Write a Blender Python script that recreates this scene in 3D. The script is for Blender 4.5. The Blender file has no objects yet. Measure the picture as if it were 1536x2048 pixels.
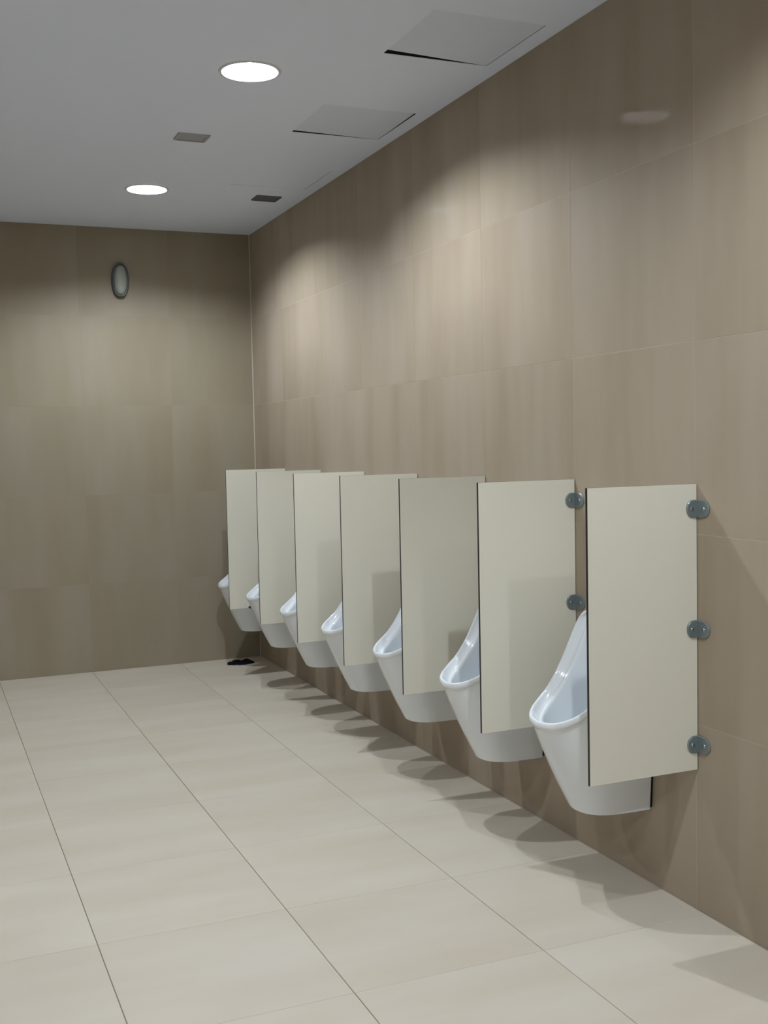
import bpy, bmesh, math, random
from mathutils import Vector, Matrix
random.seed(7)
C = bpy.context.scene.collection
scene = bpy.context.scene

# ------------------------------------------------------------------ camera, world, exposure
H, L = 2.993, 7.679                 # ceiling height, far wall
XL, YF = -4.2, -2.1                 # left wall, wall behind the camera
cd = bpy.data.cameras.new('camera')
cam = bpy.data.objects.new('camera', cd); C.objects.link(cam)
cd.sensor_fit = 'VERTICAL'; cd.sensor_height = 32.0
cd.lens = 2225.86 / 2048 * 32.0
cd.clip_start = 0.02; cd.clip_end = 50
R = ((0.92139579, 0.38624357, 0.04296176), (-0.38804769, 0.92041296, 0.04752873), (-0.0211849, -0.06046398, 0.99794554))
cam.matrix_world = Matrix(((R[0][0], R[0][2], -R[0][1], -2.2365),
                           (R[1][0], R[1][2], -R[1][1], 0.0),
                           (R[2][0], R[2][2], -R[2][1], 1.5),
                           (0, 0, 0, 1)))
scene.camera = cam
w = bpy.data.worlds.new('world'); scene.world = w; w.use_nodes = True
w.node_tree.nodes['Background'].inputs[0].default_value = (0.02, 0.02, 0.022, 1)
vs = scene.view_settings
vs.view_transform = 'Standard'; vs.look = 'None'; vs.gamma = 1; vs.use_curve_mapping = False
vs.exposure = 0.0
LAMP = 5450.0                         # strength of the lamp in every downlight
LAMP_COL = (0.885, 0.945, 1.01)

# ------------------------------------------------------------------ materials
def srgb(r, g, b):
    f = lambda c: c / 12.92 if c <= 0.04045 else ((c + 0.055) / 1.055) ** 2.4
    return (f(r / 255), f(g / 255), f(b / 255), 1)

def mat(name, col, rough=0.5, metal=0.0, spec=0.5, emit=None, strength=0):
    m = bpy.data.materials.new(name); m.use_nodes = True
    b = m.node_tree.nodes['Principled BSDF']
    b.inputs['Base Color'].default_value = col
    b.inputs['Roughness'].default_value = rough
    b.inputs['Metallic'].default_value = metal
    b.inputs['Specular IOR Level'].default_value = spec
    if emit:
        b.inputs['Emission Color'].default_value = (*emit, 1)
        b.inputs['Emission Strength'].default_value = strength
    return m

def stone(name, base, lo, hi, scale, rough, spec, bump=0.0, vary=0.06, rr=0.08):
    """base colour with stretched clouds / streaks and a little tone change from piece to piece"""
    m = mat(name, base, rough, 0, spec); nt = m.node_tree; N = nt.nodes; K = nt.links
    b = N['Principled BSDF']
    geo = N.new('ShaderNodeNewGeometry')
    oi = N.new('ShaderNodeObjectInfo')
    add = N.new('ShaderNodeVectorMath'); add.operation = 'ADD'
    sc3 = N.new('ShaderNodeVectorMath'); sc3.operation = 'SCALE'; sc3.inputs['Scale'].default_value = 37.0
    comb = N.new('ShaderNodeCombineXYZ')
    for i in range(3): K.new(oi.outputs['Random'], comb.inputs[i])
    K.new(comb.outputs[0], sc3.inputs[0])
    K.new(geo.outputs['Position'], add.inputs[0]); K.new(sc3.outputs[0], add.inputs[1])
    mp = N.new('ShaderNodeMapping'); mp.inputs['Scale'].default_value = scale
    K.new(add.outputs[0], mp.inputs[0])
    n1 = N.new('ShaderNodeTexNoise'); n1.inputs['Scale'].default_value = 1.0; n1.inputs['Detail'].default_value = 4; n1.inputs['Roughness'].default_value = 0.5
    K.new(mp.outputs[0], n1.inputs['Vector'])
    rp = N.new('ShaderNodeValToRGB')
    rp.color_ramp.elements[0].position = 0.30; rp.color_ramp.elements[0].color = lo
    rp.color_ramp.elements[1].position = 0.70; rp.color_ramp.elements[1].color = hi
    e = rp.color_ramp.elements.new(0.5); e.color = base
    K.new(n1.outputs['Fac'], rp.inputs[0])
    hsv = N.new('ShaderNodeHueSaturation')
    mr = N.new('ShaderNodeMapRange'); mr.inputs[3].default_value = 1 - vary; mr.inputs[4].default_value = 1 + vary
    K.new(oi.outputs['Random'], mr.inputs[0]); K.new(mr.outputs[0], hsv.inputs['Value'])
    K.new(rp.outputs[0], hsv.inputs['Color']); K.new(hsv.outputs[0], b.inputs['Base Color'])
    n2 = N.new('ShaderNodeTexNoise'); n2.inputs['Scale'].default_value = 5; n2.inputs['Detail'].default_value = 4
    K.new(geo.outputs['Position'], n2.inputs['Vector'])
    m2 = N.new('ShaderNodeMapRange'); m2.inputs[3].default_value = rough - rr * .5; m2.inputs[4].default_value = rough + rr * .5
    K.new(n2.outputs['Fac'], m2.inputs[0]); K.new(m2.outputs[0], b.inputs['Roughness'])
    if bump:
        bp = N.new('ShaderNodeBump'); bp.inputs['Strength'].default_value = bump; bp.inputs['Distance'].default_value = 0.002
        K.new(n1.outputs['Fac'], bp.inputs['Height']); K.new(bp.outputs[0], b.inputs['Normal'])
    return m

M = {}
M['floor'] = stone('floor_stoneware', srgb(200, 192, 177), srgb(196, 187, 170), srgb(204, 197, 184), (1.2, 4.5, 1), 0.5, 0.3, vary=0.02)
M['wall'] = stone('wall_stoneware', srgb(164, 151, 133), srgb(157, 143, 124), srgb(169, 157, 141), (4.5, 4.5, 0.7), 0.55, 0.2, vary=0.018)
_b = M['wall'].node_tree.nodes['Principled BSDF']; _b.inputs['Coat Weight'].default_value = 0.05; _b.inputs['Coat Roughness'].default_value = 0.06   # thin polish
M['wall_back'] = stone('back_wall_stoneware_dimmed', srgb(149, 140, 121), srgb(145, 135, 115), srgb(153, 145, 128), (4.5, 4.5, 0.7), 0.55, 0.2, vary=0.012)  # wall tile darkened: the far wall's weaker light is put into its colour
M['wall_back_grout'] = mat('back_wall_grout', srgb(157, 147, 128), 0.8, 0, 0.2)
M['floor_grout'] = mat('floor_grout', srgb(135, 124, 105), 0.9, 0, 0.2)
M['wall_grout'] = mat('wall_grout', srgb(200, 190, 176), 0.8, 0, 0.2)
M['bead'] = mat('silicone_bead', srgb(190, 182, 165), 0.5)
M['paint'] = mat('ceiling_paint', srgb(228, 237, 255), 0.8, 0, 0.2)
M['hatch'] = mat('hatch_paint', srgb(219, 227, 244), 0.75, 0, 0.2)
M['void'] = mat('ceiling_void', srgb(38, 38, 42), 0.9)
M['laminate'] = mat('cream_laminate', srgb(227, 225, 211), 0.42, 0, 0.4)
M['core'] = mat('black_laminate_core', srgb(18, 18, 20), 0.45)
M['ceramic'] = mat('white_vitreous_china', srgb(231, 237, 242), 0.08, 0, 0.7)
M['gap_shade'] = mat('black_gap_shade', srgb(16, 15, 15), 0.8)
M['chrome'] = mat('chrome', srgb(190, 192, 195), 0.15, 1)
M['steel'] = mat('brushed_steel', srgb(128, 140, 142), 0.36, 0.4)
M['screw'] = mat('screw_steel', srgb(175, 180, 184), 0.25, 1)
M['trimw'] = mat('white_trim', srgb(215, 216, 218), 0.4)
M['refl'] = mat('white_reflector', srgb(205, 207, 210), 0.3)
M['lamp'] = mat('lamp_glow', (1, 1, 1, 1), 0.5, emit=LAMP_COL, strength=LAMP)
M['lamp2'] = mat('lamp_glow_weaker', (1, 1, 1, 1), 0.5, emit=LAMP_COL, strength=LAMP * 0.45)
M['lamp3'] = mat('lamp_glow_softer', (1, 1, 1, 1), 0.5, emit=LAMP_COL, strength=LAMP * 0.9)
M['grille'] = mat('grey_grille', srgb(165, 167, 172), 0.5)
M['grilled'] = mat('dark_grille', srgb(88, 88, 102), 0.5)
M['fixrim'] = mat('grey_fixture_rim', srgb(78, 84, 86), 0.4)
M['fixcov'] = mat('grey_fixture_cover', srgb(160, 168, 158), 0.3)
M['rag'] = stone('dark_cloth', srgb(26, 30, 36), srgb(16, 16, 24), srgb(34, 44, 44), (40, 40, 40), 0.9, 0.1)
M['clip'] = mat('black_clip', srgb(20, 20, 26), 0.5)

# ------------------------------------------------------------------ helpers
def link(name, me, parent=None, m=None):
    o = bpy.data.objects.new(name, me); C.objects.link(o)
    if m is not None and me is not None and not me.materials: me.materials.append(m)
    if parent: o.parent = parent
    return o

def obj(name, bm, m, parent=None, smooth=False):
    me = bpy.data.meshes.new(name)
    bmesh.ops.recalc_face_normals(bm, faces=bm.faces)
    if smooth:
        for f in bm.faces: f.smooth = True
    bm.to_mesh(me); bm.free()
    return link(name, me, parent, m)

def tag(o, label=None, cat=None, group=None, kind=None):
    if label: o['label'] = label
    if cat: o['category'] = cat
    if group: o['group'] = group
    if kind: o['kind'] = kind
    return o

def empty(name, loc):
    o = bpy.data.objects.new(name, None); o.empty_display_size = 0.05
    C.objects.link(o); o.location = loc; return o

def copy_tree(o, parent=None):
    c = o.copy(); C.objects.link(c)
    if parent: c.parent = parent
    for ch in list(o.children): copy_tree(ch, c)
    return c

def box(bm, x0, x1, y0, y1, z0, z1, bev=0.0, seg=1):
    v = [bm.verts.new((x, y, z)) for x in (x0, x1) for y in (y0, y1) for z in (z0, z1)]
    fs = [(0, 1, 3, 2), (4, 6, 7, 5), (0, 4, 5, 1), (2, 3, 7, 6), (0, 2, 6, 4), (1, 5, 7, 3)]
    faces = [bm.faces.new([v[i] for i in f]) for f in fs]
    if bev:
        es = list({e for f in faces for e in f.edges})
        bmesh.ops.bevel(bm, geom=es, offset=bev, segments=seg, affect='EDGES', profile=0.5)

def lathe(bm, prof, n=40, axis='z', c=(0, 0, 0), sx=1.0, sy=1.0):
    """profile [(r, h)] turned about an axis through c; closes at r = 0"""
    rings = []
    def P(r, a, h):
        u, v = r * math.cos(a) * sx, r * math.sin(a) * sy
        if axis == 'z': q = (u, v, h)
        elif axis == 'y': q = (u, h, v)
        else: q = (h, u, v)
        return (q[0] + c[0], q[1] + c[1], q[2] + c[2])
    for r, h in prof:
        if r < 1e-6: rings.append([bm.verts.new(P(0, 0, h))])
        else: rings.append([bm.verts.new(P(r, 2 * math.pi * i / n, h)) for i in range(n)])
    for a, b in zip(rings, rings[1:]):
        for i in range(n):
            j = (i + 1) % n
            if len(a) == 1 and len(b) == 1: continue
            if len(a) == 1: bm.faces.new((a[0], b[j], b[i]))
            elif len(b) == 1: bm.faces.new((a[i], a[j], b[0]))
            else: bm.faces.new((a[i], a[j], b[j], b[i]))

# ------------------------------------------------------------------ room shell
def tiled(name, us, vs_, place, gap_u, gap_v, m, grout, base, drop=0.0025):
    """base slab plus one bevelled tile object per cell; place(u,v,t) -> xyz, t is height out of the surface"""
    root = link(name, None)
    root = None
    bmb = bmesh.new(); box(bmb, *base)
    root = obj(name, bmb, grout); tag(root, kind='structure')
    cache = {}
    O3 = Vector(place(0, 0, 0)); rel = lambda x, y, t: Vector(place(x, y, t)) - O3
    for i in range(len(us) - 1):
        for j in range(len(vs_) - 1):
            u0, u1, v0, v1 = us[i] + gap_u / 2, us[i + 1] - gap_u / 2, vs_[j] + gap_v / 2, vs_[j + 1] - gap_v / 2
            key = (round(u1 - u0, 4), round(v1 - v0, 4))
            if key not in cache:
                bm = bmesh.new(); a, b = key[0] / 2, key[1] / 2; e = 0.0011 if m is M['floor'] else 0.0004
                lo = [bm.verts.new(rel(x, y, -min(drop, e * 2.2))) for x, y in ((-a, -b), (a, -b), (a, b), (-a, b))]
                mi = [bm.verts.new(rel(x, y, -e)) for x, y in ((-a, -b), (a, -b), (a, b), (-a, b))]
                hi = [bm.verts.new(rel(x, y, 0)) for x, y in ((-a + e, -b + e), (a - e, -b + e), (a - e, b - e), (-a + e, b - e))]
                for p, q in ((lo, mi), (mi, hi)):
                    for k in range(4): bm.faces.new((p[k], p[(k + 1) % 4], q[(k + 1) % 4], q[k]))
                bm.faces.new(hi); bm.faces.new(lo[::-1])
                me = bpy.data.meshes.new('tile'); bmesh.ops.recalc_face_normals(bm, faces=bm.faces)
                bm.to_mesh(me); bm.free(); me.materials.append(m); cache[key] = me
            o = link('tile', cache[key], root)
            o.location = place((u0 + u1) / 2, (v0 + v1) / 2, random.uniform(-0.0004, 0.0))
    return root

def rng(a, b, st, off=0.0):
    """cuts from a to b at off + k*st"""
    r = [a]; k = math.ceil((a - off) / st + 1e-6)
    while off + k * st < b - 0.02:
        if off + k * st > a + 0.02: r.append(off + k * st)
        k += 1
    return r + [b]

fx = rng(XL, 0, 0.6, 0.012)
fx = [x for x in fx]
fy = rng(YF, L, 0.612, 2.78)
G = 0.0025; GW = 0.0008
tiled('floor', fx, fy, lambda u, v, t: (u, v, t), 0.0024, 0.0012, M['floor'], M['floor_grout'], (XL, 0, YF, L, -0.06, -G))
wz = rng(0, H, 0.6)
S, Y1 = 0.6955, 2.810
wy = rng(YF, L, S, Y1 + 0.012)
tiled('wall_right', wy, wz, lambda u, v, t: (-t, u, v), 0.0011, 0.0011, M['wall'], M['wall_grout'], (GW, 0.10, YF, L + 0.1, -0.06, H + 0.1))
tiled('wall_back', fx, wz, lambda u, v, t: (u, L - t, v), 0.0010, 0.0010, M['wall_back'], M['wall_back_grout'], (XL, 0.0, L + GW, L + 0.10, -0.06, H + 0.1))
tiled('wall_left', wy, wz, lambda u, v, t: (XL + t, u, v), 0.0011, 0.0011, M['wall'], M['wall_grout'], (XL - 0.10, XL - GW, YF, L + 0.1, -0.06, H + 0.1))
tiled('wall_front', fx, wz, lambda u, v, t: (u, YF + t, v), 0.0010, 0.0010, M['wall'], M['wall_grout'], (XL, 0.0, YF - 0.10, YF - GW, -0.06, H + 0.1))
bm = bmesh.new()
for i in range(1):
    v = [bm.verts.new(p) for p in ((-0.0045, L, 0), (0, L, 0), (0, L - 0.0045, 0), (-0.0045, L, H), (0, L, H), (0, L - 0.0045, H))]
    bm.faces.new((v[0], v[2], v[5], v[3])); bm.faces.new((v[0], v[1], v[4], v[3])); bm.faces.new((v[1], v[2], v[5], v[4]))
    bm.faces.new(v[:3]); bm.faces.new(v[3:])
tag(obj('trim_1', bm, M['bead']), kind='structure')

# ceiling with real openings for downlights, hatches and vents
LX = -0.943; LR = 0.112
lamps = [(LX, y) for y in (-0.40, 1.75, 4.365, 6.50)] + [(-3.15, y) for y in (-0.40, 1.75, 4.1)]
hatches = [(-0.520, -0.075, y0, y0 + 0.455) for y0 in (3.545, 4.67, 5.79)]
vents = [(-1.022, -0.868, 5.300, 5.425), (-0.300, -0.146, 6.455, 6.590)]
CT = 0.0015
def cell_holes():
    hs = []
    for x, y in lamps: hs.append((x - 0.15, x + 0.15, y - 0.15, y + 0.15, 'lamp', (x, y)))
    for a in hatches + vents: hs.append((*a, 'open', None))
    return hs
bm = bmesh.new()
holes = cell_holes()
xs = sorted({XL - 0.05, 0.05} | {h[0] for h in holes} | {h[1] for h in holes})
ys = sorted({YF - 0.05, L + 0.05} | {h[2] for h in holes} | {h[3] for h in holes})
vcache = {}
def gv(x, y, z):
    k = (round(x, 5), round(y, 5), round(z, 5))
    if k not in vcache: vcache[k] = bm.verts.new((x, y, z))
    return vcache[k]
for i in range(len(xs) - 1):
    for j in range(len(ys) - 1):
        cx, cy = (xs[i] + xs[i + 1]) / 2, (ys[j] + ys[j + 1]) / 2
        if any(h[0] < cx < h[1] and h[2] < cy < h[3] for h in holes): continue
        bm.faces.new([gv(x, y, H) for x, y in ((xs[i], ys[j]), (xs[i], ys[j + 1]), (xs[i + 1], ys[j + 1]), (xs[i + 1], ys[j]))])
for h in holes:
    if h[4] == 'lamp':
        x, y = h[5]; n = 48
        q = [bm.verts.new((x + LR * math.cos(2 * math.pi * k / n), y + LR * math.sin(2 * math.pi * k / n), H)) for k in range(n)]
        sq = []
        for k in range(n):
            a = 2 * math.pi * (k + 0.0) / n; c, s = math.cos(a), math.sin(a); f = 0.15 / max(abs(c), abs(s))
            sq.append(bm.verts.new((x + f * c, y + f * s, H)))
        for k in range(n):
            bm.faces.new((q[k], q[(k + 1) % n], sq[(k + 1) % n], sq[k]))
    else:
        c4 = [(h[0], h[2]), (h[1], h[2]), (h[1], h[3]), (h[0], h[3])]
        a = [bm.verts.new((*p, H)) for p in c4]; b = [bm.verts.new((*p, H + CT)) for p in c4]
        for k in range(4): bm.faces.new((a[k], a[(k + 1) % 4], b[(k + 1) % 4], b[k]))
ceil = obj('ceiling', bm, M['paint']); tag(ceil, kind='structure')
# dark void boxes above the rectangular openings
bm = bmesh.new()
for a in hatches + vents:
    x0, x1, y0, y1 = a[:4]; e = 0.004; z0, z1 = H + CT, H + 0.09
    v = [bm.verts.new(p) for p in ((x0 - e, y0 - e, z0), (x1 + e, y0 - e, z0), (x1 + e, y1 + e, z0), (x0 - e, y1 + e, z0), (x0 - e, y0 - e, z1), (x1 + e, y0 - e, z1), (x1 + e, y1 + e, z1), (x0 - e, y1 + e, z1))]
    for f in ((0, 1, 5, 4), (1, 2, 6, 5), (2, 3, 7, 6), (3, 0, 4, 7), (4, 5, 6, 7)): bm.faces.new([v[i] for i in f])
vd = obj('opening_lining', bm, M['void'], ceil)

# ------------------------------------------------------------------ downlights
LD = 0.055
def make_downlight():
    r = empty('downlight', (LX, 4.365, H))
    bm = bmesh.new()
    lathe(bm, [(LR - 0.004, 0.004), (LR - 0.003, -0.004), (LR + 0.004, -0.006), (LR + 0.011, -0.004), (LR + 0.013, 0.0)], 56)
    obj('trim_ring', bm, M['trimw'], r, True)
    bm = bmesh.new()
    lathe(bm, [(LR - 0.002, 0.0), (LR - 0.006, 0.03), (LR - 0.010, 0.062), (0.085, 0.09), (0.05, 0.096), (0.0, 0.097)], 56)
    obj('reflector', bm, M['refl'], r, True)
    bm = bmesh.new()
    lathe(bm, [(0.020 * math.sin(t * math.pi / 14), 0.050 - 0.020 * math.cos(t * math.pi / 14)) for t in range(12)] + [(0.012, 0.094)], 32)
    obj('lamp', bm, M['lamp'], r, True)
    return r
dl = make_downlight()
dlab = {(0, 2): 'large round recessed downlight, brightest and nearer of the two lit ones in view',
        (0, 3): 'round recessed downlight glowing on the ceiling nearest the far wall'}
for k, (x, y) in enumerate(lamps):
    o = dl if (x, y) == lamps[2] else copy_tree(dl)
    o.location = (x, y, H)
    mk = 'lamp2' if k >= 4 else ('lamp3' if k == 1 else None)     # left row turned down to keep shadows deep; one urinal-row lamp slightly dimmer
    if mk:
        for ch in o.children:
            if ch.name.startswith('lamp'):
                if mk + 'm' not in M: M[mk + 'm'] = ch.data.copy(); M[mk + 'm'].materials.clear(); M[mk + 'm'].materials.append(M[mk])
                ch.data = M[mk + 'm']
    lab = {0: 'recessed downlight in the row by the urinals, behind the camera position',
           1: 'recessed downlight in the urinal row just above the picture',
           2: dlab[(0, 2)], 3: dlab[(0, 3)],
           4: 'recessed downlight of the far left row, behind the camera position',
           5: 'recessed downlight of the far left row, first ahead of the camera',
           6: 'recessed downlight of the far left row, nearest the far wall'}[k]
    tag(o, lab, 'downlight', 'round recessed ceiling downlights')

# ------------------------------------------------------------------ ceiling hatches
hl = ['square ceiling access hatch with a dark tapering gap, nearest the camera',
      'square ceiling access hatch, middle one, with a thin dark gap along its far edge',
      'faint square ceiling access hatch, farthest one, beside the dark vent']
gaps = [0.015, 0.008, 0.001]; near = [0.0, 0.007, 0.0]
for k, (x0, x1, y0, y1) in enumerate(hatches):
    r = empty('access_hatch', ((x0 + x1) / 2, (y0 + y1) / 2, H))
    a, b = (x1 - x0) / 2, (y1 - y0) / 2; g = 0.0016; gp = gaps[k]
    # door panel: its far edge runs slightly skew, so the gap opens towards the left corner
    bm = bmesh.new()
    c4 = [(-a + g, -b + g, 0.0), (a - g * 1.8 - near[k], -b + g, 0.0), (a - g * 1.8, b - g, 0.0), (-a + g, b - g - gp, gp * 0.6)]
    lo = [bm.verts.new((x, y, z + 0.0006)) for x, y, z in c4]; up = [bm.verts.new((x, y, z + 0.010)) for x, y, z in c4]
    bm.faces.new((lo[0], lo[1], lo[3])); bm.faces.new((lo[1], lo[2], lo[3]))
    bm.faces.new((up[0], up[1], up[3])); bm.faces.new((up[1], up[2], up[3]))
    for i in range(4): bm.faces.new((lo[i], lo[(i + 1) % 4], up[(i + 1) % 4], up[i]))
    obj('hatch_panel', bm, M['paint'] if k == 2 else M['hatch'], r)
    tag(r, hl[k], 'access hatch', 'ceiling access hatches along the urinal wall')

# ------------------------------------------------------------------ vents
def vent(a, m, lab, ns):
    x0, x1, y0, y1 = a
    r = empty('ceiling_vent', ((x0 + x1) / 2, (y0 + y1) / 2, H)); A, B = (x1 - x0) / 2, (y1 - y0) / 2; fw = 0.013
    bm = bmesh.new()
    def ring(aa, bb, z, rad):
        vs = []
        for qx, qy, st in ((1, 1, 0), (-1, 1, 1), (-1, -1, 2), (1, -1, 3)):
            for i in range(4):
                an = (st + i / 3) * math.pi / 2
                vs.append(bm.verts.new((qx * (aa - rad) + rad * math.cos(an), qy * (bb - rad) + rad * math.sin(an), z)))
        return vs
    rs = [ring(A + 0.002, B + 0.002, -0.0005, .012), ring(A, B, -0.006, .012), ring(A - fw, B - fw, -0.006, .006), ring(A - fw, B - fw, 0.006, .006)]
    for p, q in zip(rs, rs[1:]):
        for i in range(16): bm.faces.new((p[i], p[(i + 1) % 16], q[(i + 1) % 16], q[i]))
    obj('frame', bm, m, r)
    first = None
    for i in range(ns):
        y = -B + fw + (i + 0.5) * 2 * (B - fw) / ns
        if first is None:
            bm = bmesh.new(); box(bm, -A + fw, A - fw, -0.0055, 0.0055, -0.0008, 0.0008)
            bmesh.ops.rotate(bm, verts=bm.verts, cent=(0, 0, 0), matrix=Matrix.Rotation(math.radians(-35), 3, 'X'))
            o = first = obj('slat', bm, m, r)
        else: o = link('slat', first.data, r)
        o.location = (0, y, 0)
    tag(r, lab, 'vent', 'small ceiling vents')
vent(vents[0], M['grille'], 'light grey rectangular vent on the ceiling between the two lit downlights', 7)
vent(vents[1], M['grilled'], 'dark grey rectangular vent on the ceiling close to the corner', 7)

# ------------------------------------------------------------------ oval fixture on far wall
r = empty('wall_light', (-0.912, L, 2.640))
def oval(bm, prof, A=0.056, B=0.113, n=48):
    """prof [(inset, out)] rings of a stadium-like oval"""
    rings = []
    for ins, out in prof:
        a, b = A - ins, B - ins; vs = []
        for i in range(n):
            t = 2 * math.pi * i / n; c, s = math.cos(t), math.sin(t)
            vs.append(bm.verts.new((a * math.copysign(abs(c) ** 0.85, c), -out, b * math.copysign(abs(s) ** 0.85, s))))
        rings.append(vs)
    for p, q in zip(rings, rings[1:]):
        for i in range(n): bm.faces.new((p[i], p[(i + 1) % n], q[(i + 1) % n], q[i]))
    bm.faces.new(rings[-1])
bm = bmesh.new(); oval(bm, [(0, 0.0), (0, 0.03), (0.003, 0.036), (0.010, 0.038), (0.014, 0.034)]); obj('rim', bm, M['fixrim'], r, True)
bm = bmesh.new(); oval(bm, [(0.0142, 0.030), (0.016, 0.042), (0.022, 0.052), (0.032, 0.059), (0.045, 0.062)]); obj('cover', bm, M['fixcov'], r, True)
tag(r, 'small unlit grey oval bulkhead light high on the far wall', 'wall light')

# ------------------------------------------------------------------ dividers
D = 0.4016; ZT, ZB = 1.358, 0.456; TH = 0.0125
def dshape(bm, wdt, hgt, th, plane, sgn):
    """D shaped bracket leg: flat at the corner, round at the free end"""
    pts = [(0, -hgt / 2), (wdt * 0.45, -hgt / 2)]
    for i in range(1, 10):
        a = -math.pi / 2 + math.pi * i / 10
        pts.append((wdt * 0.45 + wdt * 0.55 * math.cos(a), hgt / 2 * (math.sin(a))))
    pts += [(wdt * 0.45, hgt / 2), (0, hgt / 2)]
    lo, hi, hb = [], [], []
    for u, z in pts:
        cu, cz = wdt * 0.4, 0
        ui, zi = cu + (u - cu) * 0.92, z * 0.92
        if u == 0: ui = 0
        if plane == 'panel': lo.append((-u, 0, z)); hi.append((-u, -th * 0.6, z)); hb.append((-ui, -th, zi))
        else: lo.append((0, -u, z)); hi.append((-th * 0.6, -u, z)); hb.append((-th, -ui, zi))
    V = [[bm.verts.new(p) for p in q] for q in (lo, hi, hb)]
    n = len(pts)
    for p, q in zip(V, V[1:]):
        for i in range(n): bm.faces.new((p[i], p[(i + 1) % n], q[(i + 1) % n], q[i]))
    bm.faces.new(V[-1]); bm.faces.new(V[0][::-1])
def make_divider():
    r = empty('urinal_divider', (0, Y1, ZB)); h = ZT - ZB
    bm = bmesh.new(); box(bm, -D, -0.003, 0.0011, TH - 0.0011, 0.0, h); obj('core', bm, M['core'], r)
    bm = bmesh.new(); box(bm, -D + 0.0004, -0.003, 0.0, 0.0011, 0.0004, h - 0.0002); f = obj('laminate_face', bm, M['laminate'], r)
    g = link('laminate_face', f.data, r); g.location = (0, TH - 0.0011, 0)
    bm = bmesh.new(); dshape(bm, 0.043, 0.055, 0.005, 'panel', 1)
    # second leg lies flat on the wall, towards the camera
    dshape(bm, 0.060, 0.055, 0.005, 'wall', 1)
    me = None
    for z in (1.281, 0.904, 0.538):
        if me is None: b = obj('wall_bracket', bm, M['steel'], r); me = b.data
        else: b = link('wall_bracket', me, r)
        b.location = (-0.0003, -0.0004, z - ZB)
        for nm, loc, ax in (('a', (-0.024, -0.0052, 0), 'y'), ('b', (-0.0052, -0.034, 0), 'x')):
            key = 'scr' + ax
            if key not in M:
                bs = bmesh.new(); lathe(bs, [(0.0066, 0.001), (0.0062, -0.0012), (0.004, -0.0024), (0.0, -0.0027)], 12, ax)
                s = obj('screw', bs, M['screw'], b, True); M[key] = s.data
            else: s = link('screw', M[key], b)
            s.location = loc
    return r
ordn = ['nearest', 'second nearest', 'third nearest', 'fourth nearest', 'fifth nearest', 'second farthest', 'farthest']
dv = make_divider()
dlabels = ['large cream divider panel at right front, all three steel brackets in view',
           'cream divider panel second from the front, two steel brackets in view',
           'cream divider panel third from the front, shadow on its inner half',
           'cream divider panel in the middle of the row, fourth from either end',
           'cream divider panel fifth from the front, third from the far corner',
           'cream divider panel second from the far corner',
           'farthest cream divider panel, next to the far corner, small dark clip underneath']
divs = [dv]
for k in range(1, 7):
    o = copy_tree(dv); o.location = (0, Y1 + S * k, ZB); divs.append(o)
for k, o in enumerate(divs): tag(o, dlabels[k], 'divider', 'cream privacy dividers between the urinals')
bm = bmesh.new()
lathe(bm, [(0.0, -0.016), (0.010, -0.014), (0.016, 0.0), (0.010, 0.010), (0.0, 0.012)], 14, 'x', sx=0.9, sy=0.6)
c = obj('edge_clip', bm, M['clip'], divs[6], True); c.location = (-0.262, -0.004, 0.006)
c['label'] = 'small black clip on the lower edge'

# ------------------------------------------------------------------ urinals
def catmull(P, n):
    """n+1 points along an open spline through P"""
    out = []; m = len(P) - 1
    for k in range(n + 1):
        t = k / n * m; i = min(int(t), m - 1); f = t - i
        p0 = P[i - 1] if i > 0 else P[i] * 2 - P[i + 1]
        p1, p2 = P[i], P[i + 1]
        p3 = P[i + 2] if i + 2 <= m else P[i + 1] * 2 - P[i]
        out.append(0.5 * ((2 * p1) + (p2 - p0) * f + (2 * p0 - 5 * p1 + 4 * p2 - p3) * f * f + (3 * p1 - p0 - 3 * p2 + p3) * f ** 3))
    return out
RIM = [(-.383, 0, .577), (-.371, .062, .581), (-.343, .107, .594), (-.303, .134, .615), (-.262, .146, .645), (-.222, .149, .695),
       (-.186, .147, .760), (-.157, .140, .830), (-.139, .130, .878), (-.126, .106, .911), (-.117, .060, .925), (-.113, 0, .928)]
BASE = [(-.237, 0, .258), (-.230, .044, .258), (-.205, .080, .258), (-.160, .101, .258), (-.090, .108, .258), (-.012, .110, .258),
        (-.012, .124, .450), (-.012, .134, .620), (-.012, .134, .770), (-.012, .118, .880), (-.012, .060, .920), (-.012, 0, .925)]
def full_ring(K, half=28, sharp=None):
    K = [Vector(p) for p in K]
    if sharp is None: a = catmull(K, half)
    else:
        n1 = round(half * sharp / (len(K) - 1)); a = catmull(K[:sharp + 1], n1)[:-1] + catmull(K[sharp:], half - n1)
    b = [Vector((p.x, -p.y, p.z)) for p in a[1:-1]][::-1]
    for p in a:
        if p is a[0] or p is a[-1]: p.y = 0
    return a + b
HALF = 33
rim = full_ring(RIM, HALF); base = full_ring(BASE, HALF, 5); NR = len(rim)
down, inw = [], []
for i in range(NR):
    ii = i if i <= HALF else NR - i
    f = ii / HALF
    t = (rim[(i + 1) % NR] - rim[i - 1]).normalized()
    q = max(0, min(1, (f - 0.25) / 0.6)); q = q * q * (3 - 2 * q)
    d = Vector((math.sin(q * math.pi / 2), 0, -math.cos(q * math.pi / 2)))
    n = t.cross(d).normalized()
    ctr = Vector((-0.2, 0, .70))
    if n.dot(ctr - rim[i]) < 0: n = -n
    down.append(d); inw.append(n)
def off(i, a, d): return rim[i] + inw[i] * a + down[i] * d
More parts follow.
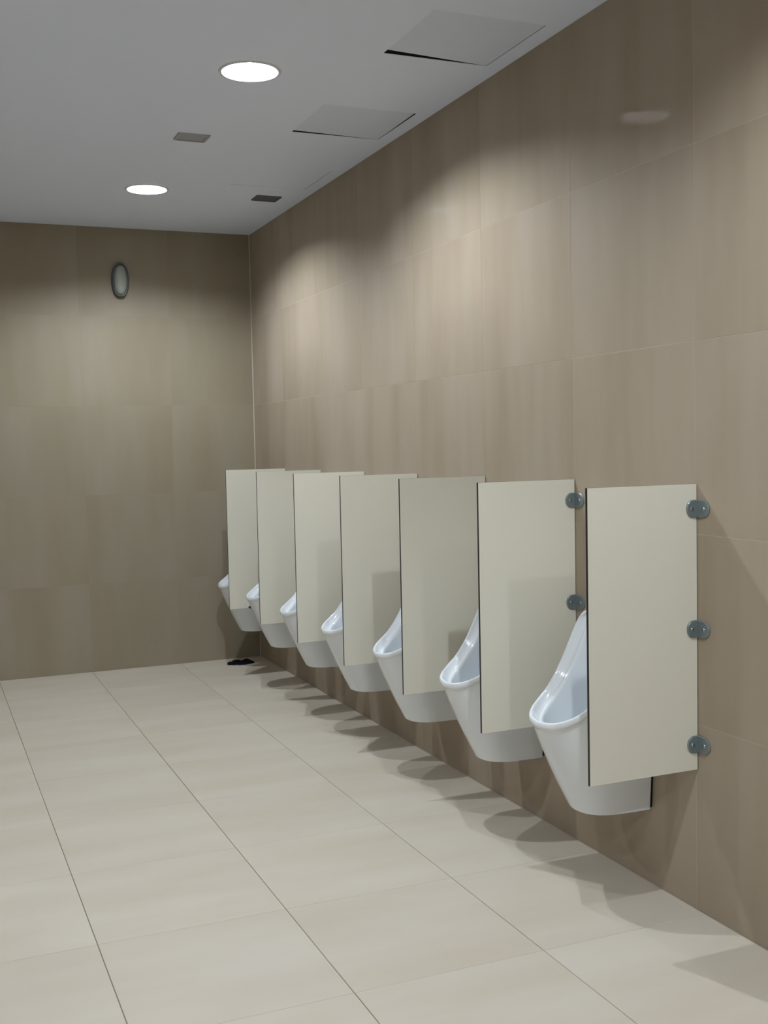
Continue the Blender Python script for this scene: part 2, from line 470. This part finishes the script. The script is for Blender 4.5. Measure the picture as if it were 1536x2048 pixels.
def make_urinal():
    r = empty('urinal', (0, Y1 + S / 2, 0))
    rings = []
    for s in (0.0, 0.12, 0.3, 0.5, 0.7, 0.85, 0.95, 1.0):
        row = []
        for i in range(NR):
            nk = off(i, 0.010, 0.028); p = base[i].lerp(nk, s)
            ii = i if i <= HALF else NR - i
            bul = 0.010 * math.sin(math.pi * s) * max(0, 1 - abs(ii / HALF - 0.25) * 2)
            p = p - inw[i] * bul
            row.append(p)
        rings.append(row)
    for a, d in ((0.007, 0.025), (0.001, 0.021), (0.0, 0.014), (0.0005, 0.005), (0.003, 0.001), (0.007, -0.0003), (0.011, 0.001), (0.0135, 0.005), (0.016, 0.011), (0.024, 0.018), (0.032, 0.026), (0.037, 0.0245), (0.041, 0.0225), (0.047, 0.026), (0.050, 0.036)):
        row = []
        for i in range(NR):
            ii = i if i <= HALF else NR - i
            k = 1.0 if ii < HALF * .62 else 1.0 - 0.45 * (ii - HALF * .62) / (HALF * .38)
            row.append(off(i, a * k, d))
        rings.append(row)
    last = rings[-1]; DR = Vector((-.185, 0, .405)); nb = 12
    for j in range(1, nb):
        s = j / nb; row = []
        for i in range(NR):
            ii = i if i <= HALF else NR - i; top = (ii / HALF) ** 2
            p0 = last[i]; kz = math.sin(s * math.pi / 2); kx = 1 - math.cos(s * math.pi / 2)
            p = Vector((p0.x + (DR.x - p0.x) * kx + 0.065 * math.sin(math.pi * min(1, s * 1.15)) ** 1.0 * top, p0.y + (DR.y - p0.y) * kx, p0.z + (DR.z - p0.z) * kz))
            row.append(p)
        rings.append(row)
    bm = bmesh.new()
    V = [[bm.verts.new(p) for p in row] for row in rings]
    dv_ = bm.verts.new(DR - Vector((0, 0, 0.002)))
    for p, q in zip(V, V[1:]):
        for i in range(NR): bm.faces.new((p[i], p[(i + 1) % NR], q[(i + 1) % NR], q[i]))
    for i in range(NR): bm.faces.new((V[-1][i], V[-1][(i + 1) % NR], dv_))
    # bottom cap with its own vertices keeps the lower edge crisp
    fr = [p for p in base if abs(p.z - .258) < 0.003]
    k0 = next(i for i in range(NR) if abs(base[i].z - .258) > 0.003)
    idx = list(range(-(k0 - 1), k0))
    cap = [bm.verts.new(base[i % NR]) for i in idx]
    bm.faces.new(cap)
    bk = [i % NR for i in range(k0 - 1, NR - k0 + 2)]
    bm.faces.new([bm.verts.new(base[i]) for i in bk])
    bowl = obj('bowl', bm, M['ceramic'], r, True)
    # black sheet: shade of the gap between china and wall put into its colour
    bm = bmesh.new(); cz = 0.6
    a = [Vector((-0.0122, base[i].y * .96, cz + (base[i].z - cz) * .985)) for i in bk]
    A_ = [bm.verts.new(p) for p in a]; B_ = [bm.verts.new((-0.0005, p.y, p.z)) for p in a]
    for i in range(len(a)): bm.faces.new((A_[i], A_[(i + 1) % len(a)], B_[(i + 1) % len(a)], B_[i]))
    bm.faces.new(A_); bm.faces.new(B_)
    g = obj('gap_shade', bm, M['gap_shade'], r)
    # drain strainer
    bm = bmesh.new(); lathe(bm, [(0.030, 0.0), (0.029, 0.004), (0.022, 0.006), (0.006, 0.007), (0.0, 0.007)], 24)
    s = obj('drain_cover', bm, M['chrome'], r, True); s.location = DR + Vector((0, 0, 0.004))
    bm = bmesh.new()
    for k in range(6): lathe(bm, [(0.0, 0.0004), (0.003, 0.0004), (0.003, -0.001)], 8, c=(0.014 * math.cos(k * math.pi / 3), 0.014 * math.sin(k * math.pi / 3), 0.0068))
    obj('strainer_holes', bm, M['gap_shade'], s)
    # water inlet in the upper back of the bowl
    p = rings[-9][HALF]
    bm = bmesh.new(); lathe(bm, [(0.013, 0.004), (0.013, -0.006), (0.009, -0.010), (0.0, -0.010)], 20, 'x')
    w_ = obj('water_inlet', bm, M['chrome'], r, True); w_.location = p
    w_.rotation_euler = (0, 0.15, 0)
    return r
ur = make_urinal()
ulabels = ['nearest white wall urinal, its whole rim top visible, behind the front divider',
           'white wall urinal second from the front, between first and second dividers',
           'white wall urinal third from the front, behind the third divider',
           'white wall urinal in the middle of the row, fourth from either end',
           'white wall urinal fifth from the front, third from the far corner',
           'white wall urinal second from the far corner',
           'farthest white wall urinal, against the far wall corner']
for k in range(7):
    o = ur if k == 0 else copy_tree(ur)
    o.location = (0, Y1 + S * (k + 0.5), 0)
    tag(o, ulabels[k], 'urinal', 'white wall-hung urinals')

# ------------------------------------------------------------------ dark rag in the far corner
bm = bmesh.new()
random.seed(3)
nx, ny = 22, 14; g = {}
from mathutils import noise
for i in range(nx + 1):
    for j in range(ny + 1):
        u, v = i / nx * 2 - 1, j / ny * 2 - 1
        x = 0.095 * u * math.sqrt(1 - v * v / 2); y = 0.055 * v * math.sqrt(1 - u * u / 2)
        e = min(1, 1.02 - min(1, u * u * (1 - v * v / 2) + v * v * (1 - u * u / 2)))
        x += 0.014 * noise.noise(Vector((u * 2, v * 2, 5))); y += 0.014 * noise.noise(Vector((u * 2, v * 2, 9)))
        z = 0.002 + 0.032 * math.sqrt(max(0, e)) * (0.55 + 0.8 * noise.noise(Vector((u * 2.4, v * 2.4, 1))))
        g[i, j] = bm.verts.new((x, y, max(0.001, z)))
for i in range(nx):
    for j in range(ny): bm.faces.new((g[i, j], g[i + 1, j], g[i + 1, j + 1], g[i, j + 1]))
bd = [g[i, 0] for i in range(nx + 1)] + [g[nx, j] for j in range(1, ny + 1)] + [g[i, ny] for i in range(nx - 1, -1, -1)] + [g[0, j] for j in range(ny - 1, 0, -1)]
low = [bm.verts.new((v.co.x, v.co.y, 0)) for v in bd]
for i in range(len(bd)): bm.faces.new((bd[i], bd[(i + 1) % len(bd)], low[(i + 1) % len(bd)], low[i]))
bm.faces.new(low)
o = obj('crumpled_rag', bm, M['rag'], None, True); o.location = (-0.205, 7.47, 0.0)
tag(o, 'small dark crumpled rag lying on the floor by the far corner', 'rag')
